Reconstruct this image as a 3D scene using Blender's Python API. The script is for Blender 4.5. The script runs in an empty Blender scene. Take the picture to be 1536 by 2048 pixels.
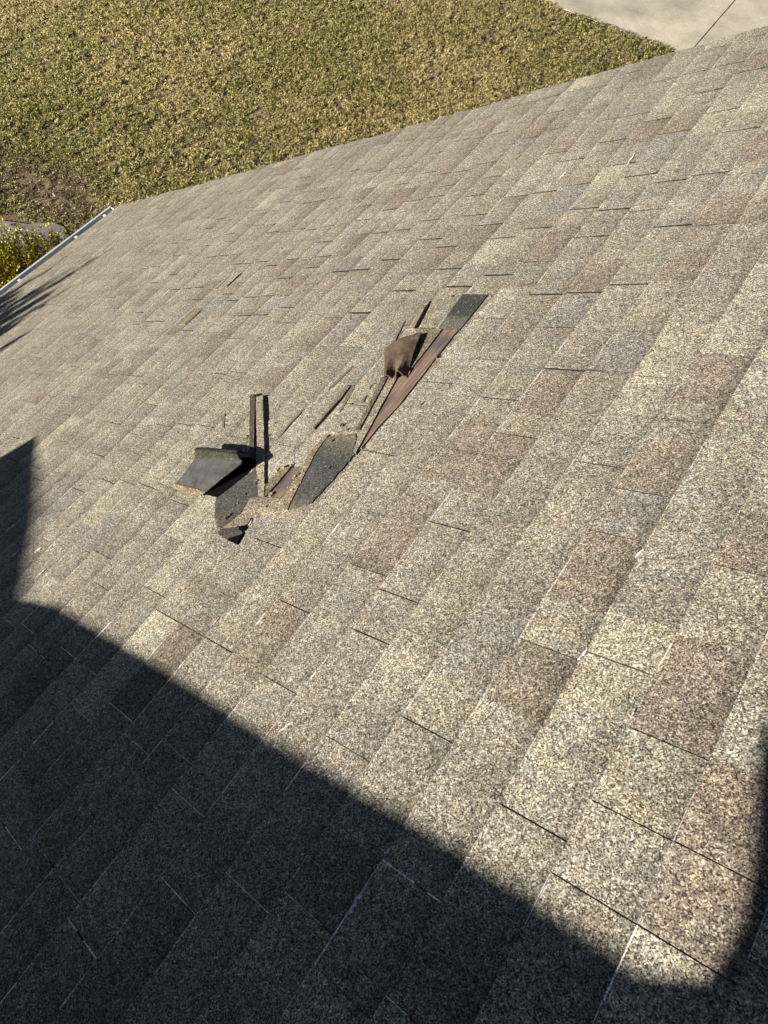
import bpy, bmesh, math, random
import numpy as np
from mathutils import Matrix, Vector

# ------------------------------------------------------------------ camera, sky, sun, exposure
scene = bpy.context.scene
C = scene.collection
PITCH = math.radians(32.8)
Z0 = 6.6195                      # height of the roof plane under the viewer
cam = bpy.data.objects.new('camera', bpy.data.cameras.new('camera'))
C.objects.link(cam)
cam.data.sensor_fit = 'VERTICAL'
cam.data.sensor_height = 36.0
cam.data.lens = 36.0 * 1420 / 2048
cam.data.clip_start = 0.02
cam.data.clip_end = 500
_r = ((-0.820385, 0.512229, -0.254147), (-0.571444, -0.718483, 0.396527), (0.020512, 0.470536, 0.882143))
_m = Matrix(_r).to_4x4()
_m.translation = Vector((0.582336, 0.0, 7.523084))
cam.matrix_world = _m
scene.camera = cam

world = bpy.data.worlds.new('World')
scene.world = world
world.use_nodes = True
wn = world.node_tree.nodes
bg = wn['Background']
sky = wn.new('ShaderNodeTexSky')
sky.sky_type = 'NISHITA'
sky.sun_disc = False
SUN_TO = Vector((0.878, 1.5, 0.624)).normalized()
sky.sun_elevation = math.asin(SUN_TO.z)
sky.sun_rotation = math.atan2(SUN_TO.x, SUN_TO.y)
sky.air_density = 0.25
sky.dust_density = 0.0
sky.ozone_density = 1.0
world.node_tree.links.new(sky.outputs[0], bg.inputs[0])
bg.inputs[1].default_value = 0.05
sl = bpy.data.lights.new('sun', 'SUN')
sl.energy = 5.0
sl.angle = math.radians(0.75)
sl.color = (1.0, 0.935, 0.845)
sun = bpy.data.objects.new('sun', sl)
sun.rotation_euler = SUN_TO.to_track_quat('Z', 'Y').to_euler()
C.objects.link(sun)
scene.view_settings.view_transform = 'Standard'
scene.view_settings.look = 'None'
scene.view_settings.exposure = 1.2
scene.view_settings.gamma = 1.0
scene.view_settings.use_curve_mapping = False

# measured on the roof: slits per course (metres along the eave), tinted tabs, torn pieces (downslope, along eave)
SLIT = {-1:[0.17,0.29],0:[0.17,0.29,0.42],1:[0.52],2:[0.05,0.5,0.78,0.9,1.12,1.35],3:[-0.08,0.27,0.96,1.26,1.55,1.84,1.92],4:[-0.12,0.17,1.27,1.93],5:[-0.2,0.39,0.5,1.27,1.65,1.95,2.24,2.51],6:[-0.36,0.21,1.62,2.23,2.69,2.99],7:[-0.33,-0.02,1.62,1.93,2.09,2.3,2.59,2.89,3.1,3.33],8:[-0.33,-0.06,0.22,2.12,2.41,2.73,3.1],9:[-0.36,-0.03,0.22,1.74,2.02,2.31,2.62,2.82,3.1],10:[-0.09,0.22,1.68,1.98,2.29,2.52,2.83],11:[-0.0,0.26,1.8,2.09,2.29,2.61,3.15],12:[-0.0,1.67,1.96,2.18,3.23],13:[0.2,1.54,2.03,2.35,2.5,2.83,3.06,3.27],14:[1.9,2.19,2.66,3.27],15:[1.84,2.14,2.41,2.5,2.63,2.97,3.27],16:[1.84,2.14,2.41,2.64,2.97,3.27],17:[1.59,2.36,2.69,3.0,3.22],18:[1.54,1.9,1.99,2.3,2.62,2.92,3.22],19:[1.54,1.69,1.83,2.13,2.45,2.76,2.82,3.13],20:[1.69,2.0,2.29,2.65,2.98,3.31],21:[1.67,1.96,2.28,2.86,3.19],22:[1.44,1.73,2.01,2.31,2.62,2.91],23:[2.01,2.31,2.62,2.94,3.24],24:[1.7,2.02,2.33,2.62,2.78],25:[1.52,1.82,2.13,2.42,2.78,3.34],26:[1.52,1.82,2.13,2.69,3.11],27:[1.82,2.13,2.29,2.59,3.01,3.37],28:[1.61,2.09,2.39,2.91,3.25],29:[1.98,2.28,2.71,3.18],30:[1.91,2.21,2.59,2.82],31:[2.21,2.51,2.63,3.26],32:[2.1,2.4,3.03],33:[2.09,2.38,2.69,3.03],34:[2.87,3.03],35:[2.72,2.87],36:[2.08,2.72,2.87,3.24],37:[2.69,3.24],38:[2.69],39:[2.78],40:[2.96],41:[2.91],42:[2.91,3.09],43:[3.09],44:[2.98,3.29],45:[2.98,3.29]}
TONE = [(13,2.91,1),(7,2.66,1),(11,2.62,1),(8,2.65,1),(6,1.98,1),(8,1.91,1),(4,2.0,1),(3,1.98,1),(6,3.07,1),(10,3.31,1),(6,1.7,1),(4,1.71,1),(2,1.28,1),(5,1.19,1),(2,0.95,1),(2,0.7,1),(1,0.6,1),(0,0.51,1),(2,0.46,1),(0,0.8,1),(1,0.38,1),(13,1.59,1),(12,1.87,1),(18,1.95,1),(14,1.2,1),(14,1.43,1),(6,0.96,1),(5,0.91,1),(6,0.74,1),(6,0.68,1),(7,0.32,1),(7,0.28,1),(37,2.48,1),(39,2.41,1),(31,3.27,1),(30,2.97,1),(19,1.62,1),(22,1.74,1),(24,1.78,1),(23,1.53,1),(19,1.39,1),(18,1.86,1),(29,1.74,1),(29,1.99,1),(30,3.29,1),(26,2.92,1),(25,3.11,1),(21,2.97,1),(21,3.31,1),(16,3.06,1),(17,2.46,1),(20,2.63,1),(23,2.53,1),(11,2.0,1),(17,2.07,1),(18,1.96,1),(20,1.95,1),(18,1.75,1),(3,-0.05,1),(1,-0.04,1),(-1,0.2,1),(-1,0.33,1),(29,1.25,1),(23,1.22,1),(25,1.17,1),(34,1.29,1),(28,0.84,1),(13,1.46,2),(13,1.7,2),(7,2.48,2),(9,2.21,2),(7,2.12,2),(6,1.54,2),(4,1.38,2),(18,0.42,2),(3,0.47,2),(16,0.45,3),(6,2.63,3),(8,2.35,3),(10,1.91,3),(3,1.37,3),(1,0.52,3)]
SH = {
 'darkA': [(1.601,1.631),(1.491,1.625),(1.483,1.435),(1.576,1.438)],
 'wood': [(1.55,1.434),(1.487,1.434),(1.484,1.367),(1.483,1.292),(1.478,1.22),(1.474,1.144),(1.468,1.081),(1.475,0.987),(1.47,0.867),(1.497,0.954),(1.529,1.058),(1.573,1.208),(1.541,1.232)],
 'R1': [(1.671,1.437),(1.551,1.434),(1.543,1.328),(1.539,1.235),(1.55,1.218),(1.591,1.365)],
 'R2': [(1.605,1.204),(1.575,1.212),(1.561,1.18),(1.528,1.061),(1.496,0.959),(1.471,0.869),(1.483,0.872),(1.527,0.954),(1.562,1.065)],
 'R3': [(1.622,1.181),(1.605,1.204),(1.562,1.065),(1.527,0.954),(1.542,0.951),(1.575,1.053)],
 'R4': [(1.731,1.589),(1.717,1.589),(1.672,1.435),(1.693,1.431),(1.715,1.51)],
 'L1': [(2.179,1.041),(2.155,1.048),(1.873,0.784),(1.864,0.767),(1.924,0.807)],
 'L2': [(2.138,1.036),(2.109,1.048),(1.913,0.868),(1.681,0.652),(1.709,0.65),(1.857,0.774)],
 'P1': [(1.88,0.599),(1.888,0.633),(1.875,0.654),(1.833,0.729),(1.838,0.787),(1.682,0.649),(1.727,0.635),(1.729,0.606),(1.719,0.569),(1.73,0.509),(1.765,0.511),(1.819,0.544)],
 'P1b': [(1.741,0.508),(1.677,0.536),(1.636,0.517),(1.674,0.484),(1.732,0.49)],
 'H1': [(1.677,0.535),(1.649,0.549),(1.642,0.53),(1.663,0.523)],
 'H2': [(1.678,0.484),(1.637,0.517),(1.623,0.482)],
 'tongue': [(1.737,0.509),(1.725,0.535),(1.713,0.574),(1.732,0.636),(1.679,0.651),(1.6,0.662),(1.568,0.636),(1.547,0.631),(1.612,0.604),(1.658,0.574),(1.65,0.55)],
 'W': [(1.677,0.775),(1.637,0.791),(1.601,0.663),(1.674,0.653)],
 'Wsl': [(1.712,0.689),(1.711,0.762),(1.678,0.776),(1.673,0.712),(1.674,0.654)],
 'P2': [(1.647,0.918),(1.589,0.93),(1.538,0.944),(1.477,0.867),(1.476,0.817),(1.48,0.745),(1.484,0.675),(1.518,0.651),(1.549,0.633),(1.571,0.676),(1.598,0.747),(1.636,0.844)],
 'P2rim': [(1.603,0.662),(1.637,0.791),(1.654,0.853),(1.653,0.92),(1.641,0.921),(1.63,0.845),(1.593,0.746),(1.568,0.677),(1.548,0.632),(1.568,0.636)],
 'S1': [(1.757,1.143),(1.738,1.14),(1.724,1.051),(1.722,0.938),(1.73,0.932),(1.739,1.023)],
 'sm1': [(1.862,1.003),(1.851,0.997),(1.856,0.939),(1.848,0.884),(1.854,0.878),(1.865,0.941)],
 'sm2': [(2.253,0.941),(2.24,0.942),(2.172,0.881),(2.183,0.881)],
 'sm3': [(1.762,1.478),(1.753,1.478),(1.734,1.419),(1.716,1.37),(1.725,1.372),(1.744,1.426)],
 'sm4': [(1.814,1.24),(1.804,1.237),(1.808,1.161),(1.817,1.112),(1.827,1.123),(1.824,1.172)],
 'sm5': [(1.659,1.161),(1.648,1.162),(1.646,1.139),(1.651,1.139)],
 'sm6': [(1.639,1.106),(1.633,1.107),(1.624,1.08),(1.63,1.075)],
 'sm7': [(1.731,1.149),(1.717,1.142),(1.682,1.04),(1.684,1.023),(1.713,1.093)],
 'sm8': [(1.732,1.144),(1.723,1.141),(1.684,1.036),(1.691,1.028)],
 'tan': [(3.332,1.591),(3.253,1.592),(3.254,1.483),(3.334,1.486)],
 'tl1': [(3.332,1.591),(3.322,1.59),(3.323,1.484),(3.337,1.486)],
 'tl2': [(3.258,1.592),(3.251,1.596),(3.243,1.48),(3.258,1.482)],
 'tl3': [(3.266,1.914),(3.251,1.912),(3.245,1.801),(3.259,1.802)],
 'tl4': [(3.363,1.911),(3.352,1.91),(3.332,1.784),(3.348,1.785)],
}
STREAK = [
 [(0.695,-0.052),(0.693,-0.044),(0.691,-0.035),(0.692,-0.027),(0.695,-0.02),(0.691,-0.011),(0.693,-0.003),(0.693,0.005),(0.694,0.005),(0.695,-0.003),(0.698,-0.012),(0.701,-0.02),(0.698,-0.028),(0.697,-0.036),(0.698,-0.044),(0.696,-0.052)],
 [(0.696,0.057),(0.697,0.059),(0.695,0.061),(0.693,0.063),(0.693,0.065),(0.694,0.066),(0.696,0.068),(0.696,0.07),(0.697,0.07),(0.699,0.068),(0.698,0.066),(0.699,0.065),(0.699,0.063),(0.7,0.061),(0.7,0.059),(0.697,0.057)],
 [(1.334,0.299),(1.335,0.305),(1.334,0.31),(1.333,0.316),(1.333,0.321),(1.333,0.327),(1.337,0.333),(1.338,0.338),(1.34,0.339),(1.341,0.333),(1.342,0.328),(1.341,0.322),(1.34,0.316),(1.339,0.311),(1.341,0.305),(1.335,0.3)],
 [(1.331,0.572),(1.332,0.585),(1.333,0.597),(1.33,0.608),(1.332,0.62),(1.333,0.633),(1.333,0.645),(1.334,0.658),(1.334,0.658),(1.334,0.645),(1.335,0.633),(1.335,0.621),(1.333,0.609),(1.335,0.597),(1.333,0.585),(1.331,0.573)],
 [(0.825,0.348),(0.823,0.351),(0.823,0.354),(0.821,0.356),(0.821,0.359),(0.82,0.361),(0.821,0.364),(0.822,0.367),(0.822,0.368),(0.823,0.365),(0.823,0.362),(0.825,0.36),(0.824,0.357),(0.826,0.354),(0.825,0.351),(0.825,0.349)],
 [(1.059,0.126),(1.055,0.13),(1.053,0.135),(1.047,0.138),(1.046,0.143),(1.046,0.148),(1.044,0.153),(1.041,0.157),(1.042,0.158),(1.047,0.154),(1.05,0.15),(1.054,0.145),(1.052,0.14),(1.056,0.135),(1.058,0.131),(1.06,0.126)],
 [(0.696,0.337),(0.695,0.341),(0.695,0.345),(0.694,0.35),(0.693,0.354),(0.692,0.358),(0.693,0.363),(0.693,0.367),(0.694,0.367),(0.694,0.363),(0.695,0.358),(0.695,0.354),(0.696,0.35),(0.696,0.345),(0.696,0.341),(0.696,0.337)],
 [(0.444,0.535),(0.444,0.543),(0.443,0.551),(0.443,0.558),(0.442,0.566),(0.441,0.574),(0.442,0.582),(0.442,0.59),(0.442,0.59),(0.444,0.582),(0.444,0.574),(0.444,0.567),(0.444,0.559),(0.445,0.551),(0.445,0.543),(0.445,0.535)],
 [(0.574,0.499),(0.571,0.502),(0.571,0.505),(0.569,0.508),(0.568,0.512),(0.568,0.515),(0.568,0.519),(0.567,0.523),(0.568,0.523),(0.571,0.52),(0.571,0.517),(0.572,0.513),(0.572,0.509),(0.573,0.506),(0.574,0.503),(0.575,0.499)],
 [(0.578,0.739),(0.575,0.741),(0.573,0.744),(0.573,0.748),(0.571,0.75),(0.571,0.754),(0.57,0.758),(0.569,0.762),(0.57,0.762),(0.572,0.759),(0.573,0.756),(0.575,0.753),(0.576,0.749),(0.576,0.745),(0.577,0.742),(0.578,0.739)],
 [(0.447,0.436),(0.446,0.438),(0.445,0.44),(0.445,0.442),(0.445,0.445),(0.447,0.447),(0.446,0.449),(0.447,0.452),(0.448,0.452),(0.448,0.449),(0.449,0.447),(0.449,0.445),(0.448,0.443),(0.447,0.44),(0.447,0.438),(0.448,0.436)],
 [(2.862,0.192),(2.86,0.198),(2.854,0.204),(2.856,0.211),(2.849,0.217),(2.846,0.223),(2.851,0.23),(2.858,0.238),(2.862,0.238),(2.864,0.232),(2.864,0.225),(2.862,0.218),(2.874,0.213),(2.87,0.206),(2.871,0.199),(2.865,0.192)],
 [(2.537,0.183),(2.531,0.186),(2.531,0.191),(2.525,0.194),(2.528,0.198),(2.516,0.2),(2.522,0.206),(2.522,0.21),(2.526,0.211),(2.53,0.207),(2.531,0.203),(2.54,0.201),(2.537,0.196),(2.544,0.193),(2.538,0.188),(2.54,0.184)],
 [(2.641,0.129),(2.643,0.133),(2.64,0.137),(2.64,0.142),(2.641,0.146),(2.642,0.151),(2.644,0.156),(2.645,0.16),(2.648,0.161),(2.649,0.156),(2.649,0.152),(2.651,0.147),(2.65,0.143),(2.647,0.138),(2.648,0.134),(2.643,0.129)],
 [(1.47,0.25),(1.47,0.254),(1.468,0.258),(1.468,0.262),(1.467,0.266),(1.468,0.271),(1.469,0.275),(1.468,0.279),(1.469,0.28),(1.471,0.276),(1.47,0.271),(1.47,0.267),(1.471,0.263),(1.471,0.258),(1.472,0.254),(1.47,0.25)],
 [(2.39,0.116),(2.385,0.122),(2.383,0.128),(2.379,0.134),(2.379,0.14),(2.378,0.146),(2.378,0.153),(2.381,0.159),(2.382,0.159),(2.382,0.153),(2.384,0.147),(2.386,0.141),(2.387,0.135),(2.39,0.129),(2.389,0.123),(2.39,0.116)],
 [(1.367,2.384),(1.364,2.394),(1.363,2.406),(1.367,2.424),(1.364,2.434),(1.366,2.45),(1.371,2.468),(1.371,2.482),(1.372,2.483),(1.374,2.472),(1.371,2.455),(1.373,2.444),(1.373,2.43),(1.369,2.413),(1.368,2.397),(1.368,2.385)],
 [(1.634,2.366),(1.635,2.377),(1.631,2.383),(1.631,2.394),(1.626,2.399),(1.629,2.412),(1.632,2.425),(1.631,2.435),(1.632,2.436),(1.635,2.428),(1.637,2.42),(1.638,2.411),(1.639,2.401),(1.639,2.392),(1.639,2.381),(1.636,2.367)],
 [(0.826,0.933),(0.825,0.938),(0.824,0.944),(0.823,0.949),(0.823,0.955),(0.823,0.961),(0.823,0.967),(0.824,0.974),(0.824,0.974),(0.825,0.968),(0.825,0.962),(0.826,0.957),(0.825,0.95),(0.826,0.945),(0.827,0.939),(0.826,0.933)],
 [(0.572,0.972),(0.572,0.977),(0.57,0.98),(0.569,0.984),(0.569,0.989),(0.569,0.993),(0.569,0.997),(0.569,1.002),(0.569,1.002),(0.57,0.998),(0.57,0.994),(0.571,0.99),(0.572,0.986),(0.572,0.981),(0.573,0.977),(0.573,0.973)],
 [(0.444,0.127),(0.443,0.131),(0.442,0.135),(0.442,0.139),(0.442,0.144),(0.441,0.148),(0.442,0.152),(0.441,0.156),(0.441,0.156),(0.442,0.152),(0.443,0.148),(0.443,0.144),(0.443,0.139),(0.444,0.135),(0.444,0.131),(0.444,0.127)],
 [(1.397,-0.231),(1.394,-0.229),(1.397,-0.228),(1.395,-0.226),(1.398,-0.225),(1.396,-0.223),(1.399,-0.222),(1.399,-0.22),(1.4,-0.221),(1.402,-0.222),(1.4,-0.224),(1.404,-0.226),(1.401,-0.227),(1.403,-0.229),(1.399,-0.23),(1.398,-0.232)],
 [(1.214,-0.203),(1.212,-0.202),(1.208,-0.2),(1.209,-0.199),(1.208,-0.198),(1.21,-0.197),(1.21,-0.196),(1.212,-0.195),(1.213,-0.195),(1.214,-0.196),(1.213,-0.197),(1.212,-0.198),(1.214,-0.199),(1.213,-0.201),(1.215,-0.202),(1.215,-0.203)],
 [(1.333,0.565),(1.334,0.578),(1.333,0.592),(1.333,0.605),(1.334,0.619),(1.335,0.633),(1.336,0.648),(1.337,0.662),(1.338,0.662),(1.338,0.648),(1.338,0.634),(1.337,0.62),(1.336,0.606),(1.336,0.592),(1.336,0.579),(1.334,0.565)],
 [(1.644,0.545),(1.645,0.548),(1.643,0.551),(1.647,0.555),(1.644,0.558),(1.648,0.562),(1.651,0.566),(1.652,0.569),(1.653,0.57),(1.655,0.566),(1.653,0.563),(1.652,0.559),(1.654,0.556),(1.65,0.552),(1.649,0.549),(1.645,0.545)],
]
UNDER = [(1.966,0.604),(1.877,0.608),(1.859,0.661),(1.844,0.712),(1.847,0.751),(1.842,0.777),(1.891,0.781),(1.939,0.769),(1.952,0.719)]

random.seed(11)
rng = np.random.default_rng(5)

# ------------------------------------------------------------------ materials
def newmat(name, rough=0.9, spec=0.2):
    m = bpy.data.materials.new(name)
    m.use_nodes = True
    b = m.node_tree.nodes['Principled BSDF']
    b.inputs['Roughness'].default_value = rough
    b.inputs['Specular IOR Level'].default_value = spec
    return m, m.node_tree.nodes, m.node_tree.links, b

def ramp(n, stops, interp='LINEAR'):
    r = n.new('ShaderNodeValToRGB')
    r.color_ramp.interpolation = interp
    e = r.color_ramp.elements
    while len(e) < len(stops):
        e.new(0.5)
    for i, (p, c) in enumerate(stops):
        e[i].position = p
        e[i].color = (c[0], c[1], c[2], 1) if isinstance(c, tuple) else (c, c, c, 1)
    return r

def mix(n, l, typ, fac, a, b):
    x = n.new('ShaderNodeMix')
    x.data_type = 'RGBA'
    x.blend_type = typ
    for k, v in ((0, fac), (6, a), (7, b)):
        if hasattr(v, 'links'):
            l.new(v, x.inputs[k])
        else:
            x.inputs[k].default_value = v if k == 0 else (v + (1,) if isinstance(v, tuple) else (v, v, v, 1))
    return x.outputs[2]

def tex(n, l, kind, scale, coord, **kw):
    t = n.new('ShaderNodeTex' + kind)
    t.inputs['Scale'].default_value = scale
    for k, v in kw.items():
        t.inputs[k].default_value = v
    l.new(coord, t.inputs['Vector'])
    return t

def granule_material(name, contrast=1.0, flecks=0.0, bump=1.0):
    """mineral granules: per-cell light and dark stones times the 'tone' colour attribute"""
    m, n, l, b = newmat(name, 0.95, 0.15)
    co = n.new('ShaderNodeTexCoord').outputs['Object']
    at = n.new('ShaderNodeVertexColor')
    at.layer_name = 'tone'
    big = tex(n, l, 'Noise', 5.0, co, Detail=5.0, Roughness=0.65)
    rb = ramp(n, [(0.3, (0.84, 0.835, 0.83)), (0.7, (1.14, 1.14, 1.14))])
    l.new(big.outputs['Fac'], rb.inputs[0])
    c = mix(n, l, 'MULTIPLY', 1.0, at.outputs['Color'], rb.outputs[0])
    mp = n.new('ShaderNodeMapping')
    mp.inputs['Scale'].default_value = (0.7, 7.0, 1.0)
    l.new(co, mp.inputs['Vector'])
    run = tex(n, l, 'Noise', 2.0, mp.outputs[0], Detail=4.0, Roughness=0.6)      # dirt washed down the slope
    rr = ramp(n, [(0.35, 0.88), (0.65, 1.08)])
    l.new(run.outputs['Fac'], rr.inputs[0])
    c = mix(n, l, 'MULTIPLY', 1.0, c, rr.outputs[0])
    tint = tex(n, l, 'Noise', 17.0, co, Detail=3.0)
    rt = ramp(n, [(0.36, (1.03, 0.99, 0.93)), (0.5, (1, 1, 1)), (0.64, (0.97, 1.0, 1.02))])
    l.new(tint.outputs['Fac'], rt.inputs[0])
    c = mix(n, l, 'MULTIPLY', 0.8, c, rt.outputs[0])
    v1 = tex(n, l, 'Voronoi', 520.0, co)
    s1 = n.new('ShaderNodeSeparateColor')
    l.new(v1.outputs['Color'], s1.inputs[0])
    r1 = ramp(n, [(0.0, (0.20, 0.19, 0.18)), (0.20, (0.46, 0.44, 0.42)), (0.36, (0.84, 0.81, 0.77)), (0.55, (1.0, 0.97, 0.90)),
                  (0.80, (1.5, 1.46, 1.3)), (0.92, (2.1, 2.05, 1.88))], 'CONSTANT')
    l.new(s1.outputs[0], r1.inputs[0])
    c = mix(n, l, 'MULTIPLY', contrast, c, r1.outputs[0])
    # reddish and grey single stones
    r2 = ramp(n, [(0.0, (1.12, 0.90, 0.80)), (0.03, (1, 1, 1)), (0.92, (0.84, 0.88, 0.94))], 'CONSTANT')
    l.new(s1.outputs[1], r2.inputs[0])
    c = mix(n, l, 'MULTIPLY', 1.0, c, r2.outputs[0])
    v2 = tex(n, l, 'Voronoi', 250.0, co)
    s2 = n.new('ShaderNodeSeparateColor')
    l.new(v2.outputs['Color'], s2.inputs[0])
    r3 = ramp(n, [(0.0, 0.68), (0.5, 1.0), (1.0, 1.34)])
    l.new(s2.outputs[0], r3.inputs[0])
    c = mix(n, l, 'MULTIPLY', contrast, c, r3.outputs[0])
    v3 = tex(n, l, 'Voronoi', 120.0, co)
    s3 = n.new('ShaderNodeSeparateColor')
    l.new(v3.outputs['Color'], s3.inputs[0])
    r4 = ramp(n, [(0.0, 0.78), (1.0, 1.22)])
    l.new(s3.outputs[0], r4.inputs[0])
    c = mix(n, l, 'MULTIPLY', contrast, c, r4.outputs[0])
    if flecks:
        rf = ramp(n, [(0.0, 0.0), (1 - flecks, 1.0)], 'CONSTANT')
        l.new(s2.outputs[1], rf.inputs[0])
        c = mix(n, l, 'MIX', rf.outputs[0], c, (0.20, 0.185, 0.15))
    l.new(c, b.inputs['Base Color'])
    bp = n.new('ShaderNodeBump')
    bp.inputs['Strength'].default_value = 0.55 * bump
    bp.inputs['Distance'].default_value = 0.0022
    ad = n.new('ShaderNodeMath')
    ad.operation = 'ADD'
    l.new(s1.outputs[2], ad.inputs[0])
    l.new(s2.outputs[2], ad.inputs[1])
    l.new(ad.outputs[0], bp.inputs['Height'])
    l.new(bp.outputs[0], b.inputs['Normal'])
    return m

M = {}
M['granule'] = granule_material('roof_granules')
M['dust'] = granule_material('dusty_granules', 0.6)
M['asphalt'] = granule_material('bare_asphalt', 0.75, 0.03, 0.8)

def plain(name, col, rough=0.8, var=0.25, scale=20.0, detail=6.0, stretch=None, spec=0.25, bump=0.0):
    m, n, l, b = newmat(name, rough, spec)
    co = n.new('ShaderNodeTexCoord').outputs['Object']
    if stretch:
        mp = n.new('ShaderNodeMapping')
        mp.inputs['Scale'].default_value = stretch
        l.new(co, mp.inputs['Vector'])
        co = mp.outputs[0]
    t = tex(n, l, 'Noise', scale, co, Detail=detail, Roughness=0.65)
    r = ramp(n, [(0.25, 1 - var), (0.75, 1 + var)])
    l.new(t.outputs['Fac'], r.inputs[0])
    c = mix(n, l, 'MULTIPLY', 1.0, col, r.outputs[0])
    l.new(c, b.inputs['Base Color'])
    if bump:
        bp = n.new('ShaderNodeBump')
        bp.inputs['Strength'].default_value = bump
        bp.inputs['Distance'].default_value = 0.002
        l.new(t.outputs['Fac'], bp.inputs['Height'])
        l.new(bp.outputs[0], b.inputs['Normal'])
    return m

def wood_material():
    m, n, l, b = newmat('weathered_decking', 0.75, 0.25)
    co = n.new('ShaderNodeTexCoord').outputs['Object']
    mp = n.new('ShaderNodeMapping')
    mp.inputs['Rotation'].default_value = (0, 0, math.radians(18))
    mp.inputs['Scale'].default_value = (70, 4, 5)
    l.new(co, mp.inputs['Vector'])
    g = tex(n, l, 'Noise', 1.0, mp.outputs[0], Detail=6.0, Roughness=0.7)
    r = ramp(n, [(0.28, (0.065, 0.045, 0.036)), (0.5, (0.128, 0.102, 0.084)), (0.72, (0.25, 0.21, 0.175))])
    l.new(g.outputs['Fac'], r.inputs[0])
    t = tex(n, l, 'Noise', 9.0, co, Detail=3.0)
    r2 = ramp(n, [(0.35, (0.7, 0.72, 0.78)), (0.6, (1.25, 1.1, 0.95))])
    l.new(t.outputs['Fac'], r2.inputs[0])
    c = mix(n, l, 'MULTIPLY', 1.0, r.outputs[0], r2.outputs[0])
    l.new(c, b.inputs['Base Color'])
    return m

M['wood'] = wood_material()
M['flap_brown'] = plain('shingle_underside_brown', (0.082, 0.056, 0.038), 0.8, 0.75, 17.0, 8.0, bump=0.6)
M['flap_grey'] = plain('shingle_underside_grey', (0.062, 0.062, 0.058), 0.9, 0.55, 26.0, 9.0, bump=0.8, spec=0.1)
M['near_black'] = plain('near_black', (0.006, 0.006, 0.0065), 1.0, 0.3, 60.0, spec=0.0)  # black that stands for the shade in the torn openings
M['chalk'] = plain('chalky_residue', (0.60, 0.59, 0.57), 0.95, 0.55, 300.0)
M['smear'] = plain('scuffed_asphalt', (0.13, 0.115, 0.09), 0.9, 0.45, 130.0)
M['aluminium'] = plain('painted_aluminium', (0.62, 0.64, 0.66), 0.4, 0.08, 12.0, spec=0.5)
M['nail'] = plain('rusty_nail', (0.12, 0.08, 0.06), 0.6, 0.5, 200.0, spec=0.5)
M['bracket'] = plain('galvanised_bracket', (0.75, 0.75, 0.74), 0.35, 0.1, 30.0, spec=0.5)
M['siding'] = plain('brown_siding', (0.10, 0.085, 0.07), 0.7, 0.12, 6.0)
M['brick'] = plain('brick_wall', (0.26, 0.17, 0.13), 0.9, 0.3, 9.0)
M['bark'] = plain('bark', (0.10, 0.07, 0.05), 0.9, 0.4, 14.0, stretch=(1, 1, 0.2))
M['twig'] = plain('twig', (0.07, 0.045, 0.025), 0.8, 0.3, 60.0)
M['dry_leaf'] = plain('dry_leaf', (0.62, 0.53, 0.38), 0.8, 0.2, 60.0)
M['brown_leaf'] = plain('brown_leaf', (0.30, 0.12, 0.05), 0.8, 0.3, 60.0)

def tone_material(name, rough=0.7, spec=0.25, trans=0.0, var=0.0):
    m, n, l, b = newmat(name, rough, spec)
    at = n.new('ShaderNodeVertexColor')
    at.layer_name = 'tone'
    l.new(at.outputs['Color'], b.inputs['Base Color'])
    if trans:
        tr = n.new('ShaderNodeBsdfTranslucent')
        l.new(at.outputs['Color'], tr.inputs['Color'])
        ms = n.new('ShaderNodeMixShader')
        ms.inputs[0].default_value = trans
        l.new(b.outputs[0], ms.inputs[1])
        l.new(tr.outputs[0], ms.inputs[2])
        l.new(ms.outputs[0], n['Material Output'].inputs['Surface'])
    return m

M['blade'] = tone_material('grass_blades', 0.6, 0.3, 0.5)
M['gutter'] = tone_material('gutter_paint', 0.45, 0.4)
M['leaf'] = tone_material('shrub_leaves', 0.4, 0.4, 0.2)
M['needle'] = tone_material('evergreen_sprays', 0.7, 0.2, 0.1)

def ground_material():
    m, n, l, b = newmat('soil_and_thatch', 1.0, 0.05)
    co = n.new('ShaderNodeTexCoord').outputs['Object']
    t = tex(n, l, 'Noise', 2.2, co, Detail=8.0, Roughness=0.7)
    r = ramp(n, [(0.3, (0.11, 0.085, 0.05)), (0.5, (0.20, 0.16, 0.09)), (0.7, (0.30, 0.245, 0.14))])
    l.new(t.outputs['Fac'], r.inputs[0])
    t2 = tex(n, l, 'Voronoi', 70.0, co)
    s = n.new('ShaderNodeSeparateColor')
    l.new(t2.outputs['Color'], s.inputs[0])
    r2 = ramp(n, [(0.0, 0.4), (1.0, 1.6)])
    l.new(s.outputs[0], r2.inputs[0])
    c = mix(n, l, 'MULTIPLY', 1.0, r.outputs[0], r2.outputs[0])
    l.new(c, b.inputs['Base Color'])
    return m
M['ground'] = ground_material()

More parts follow.
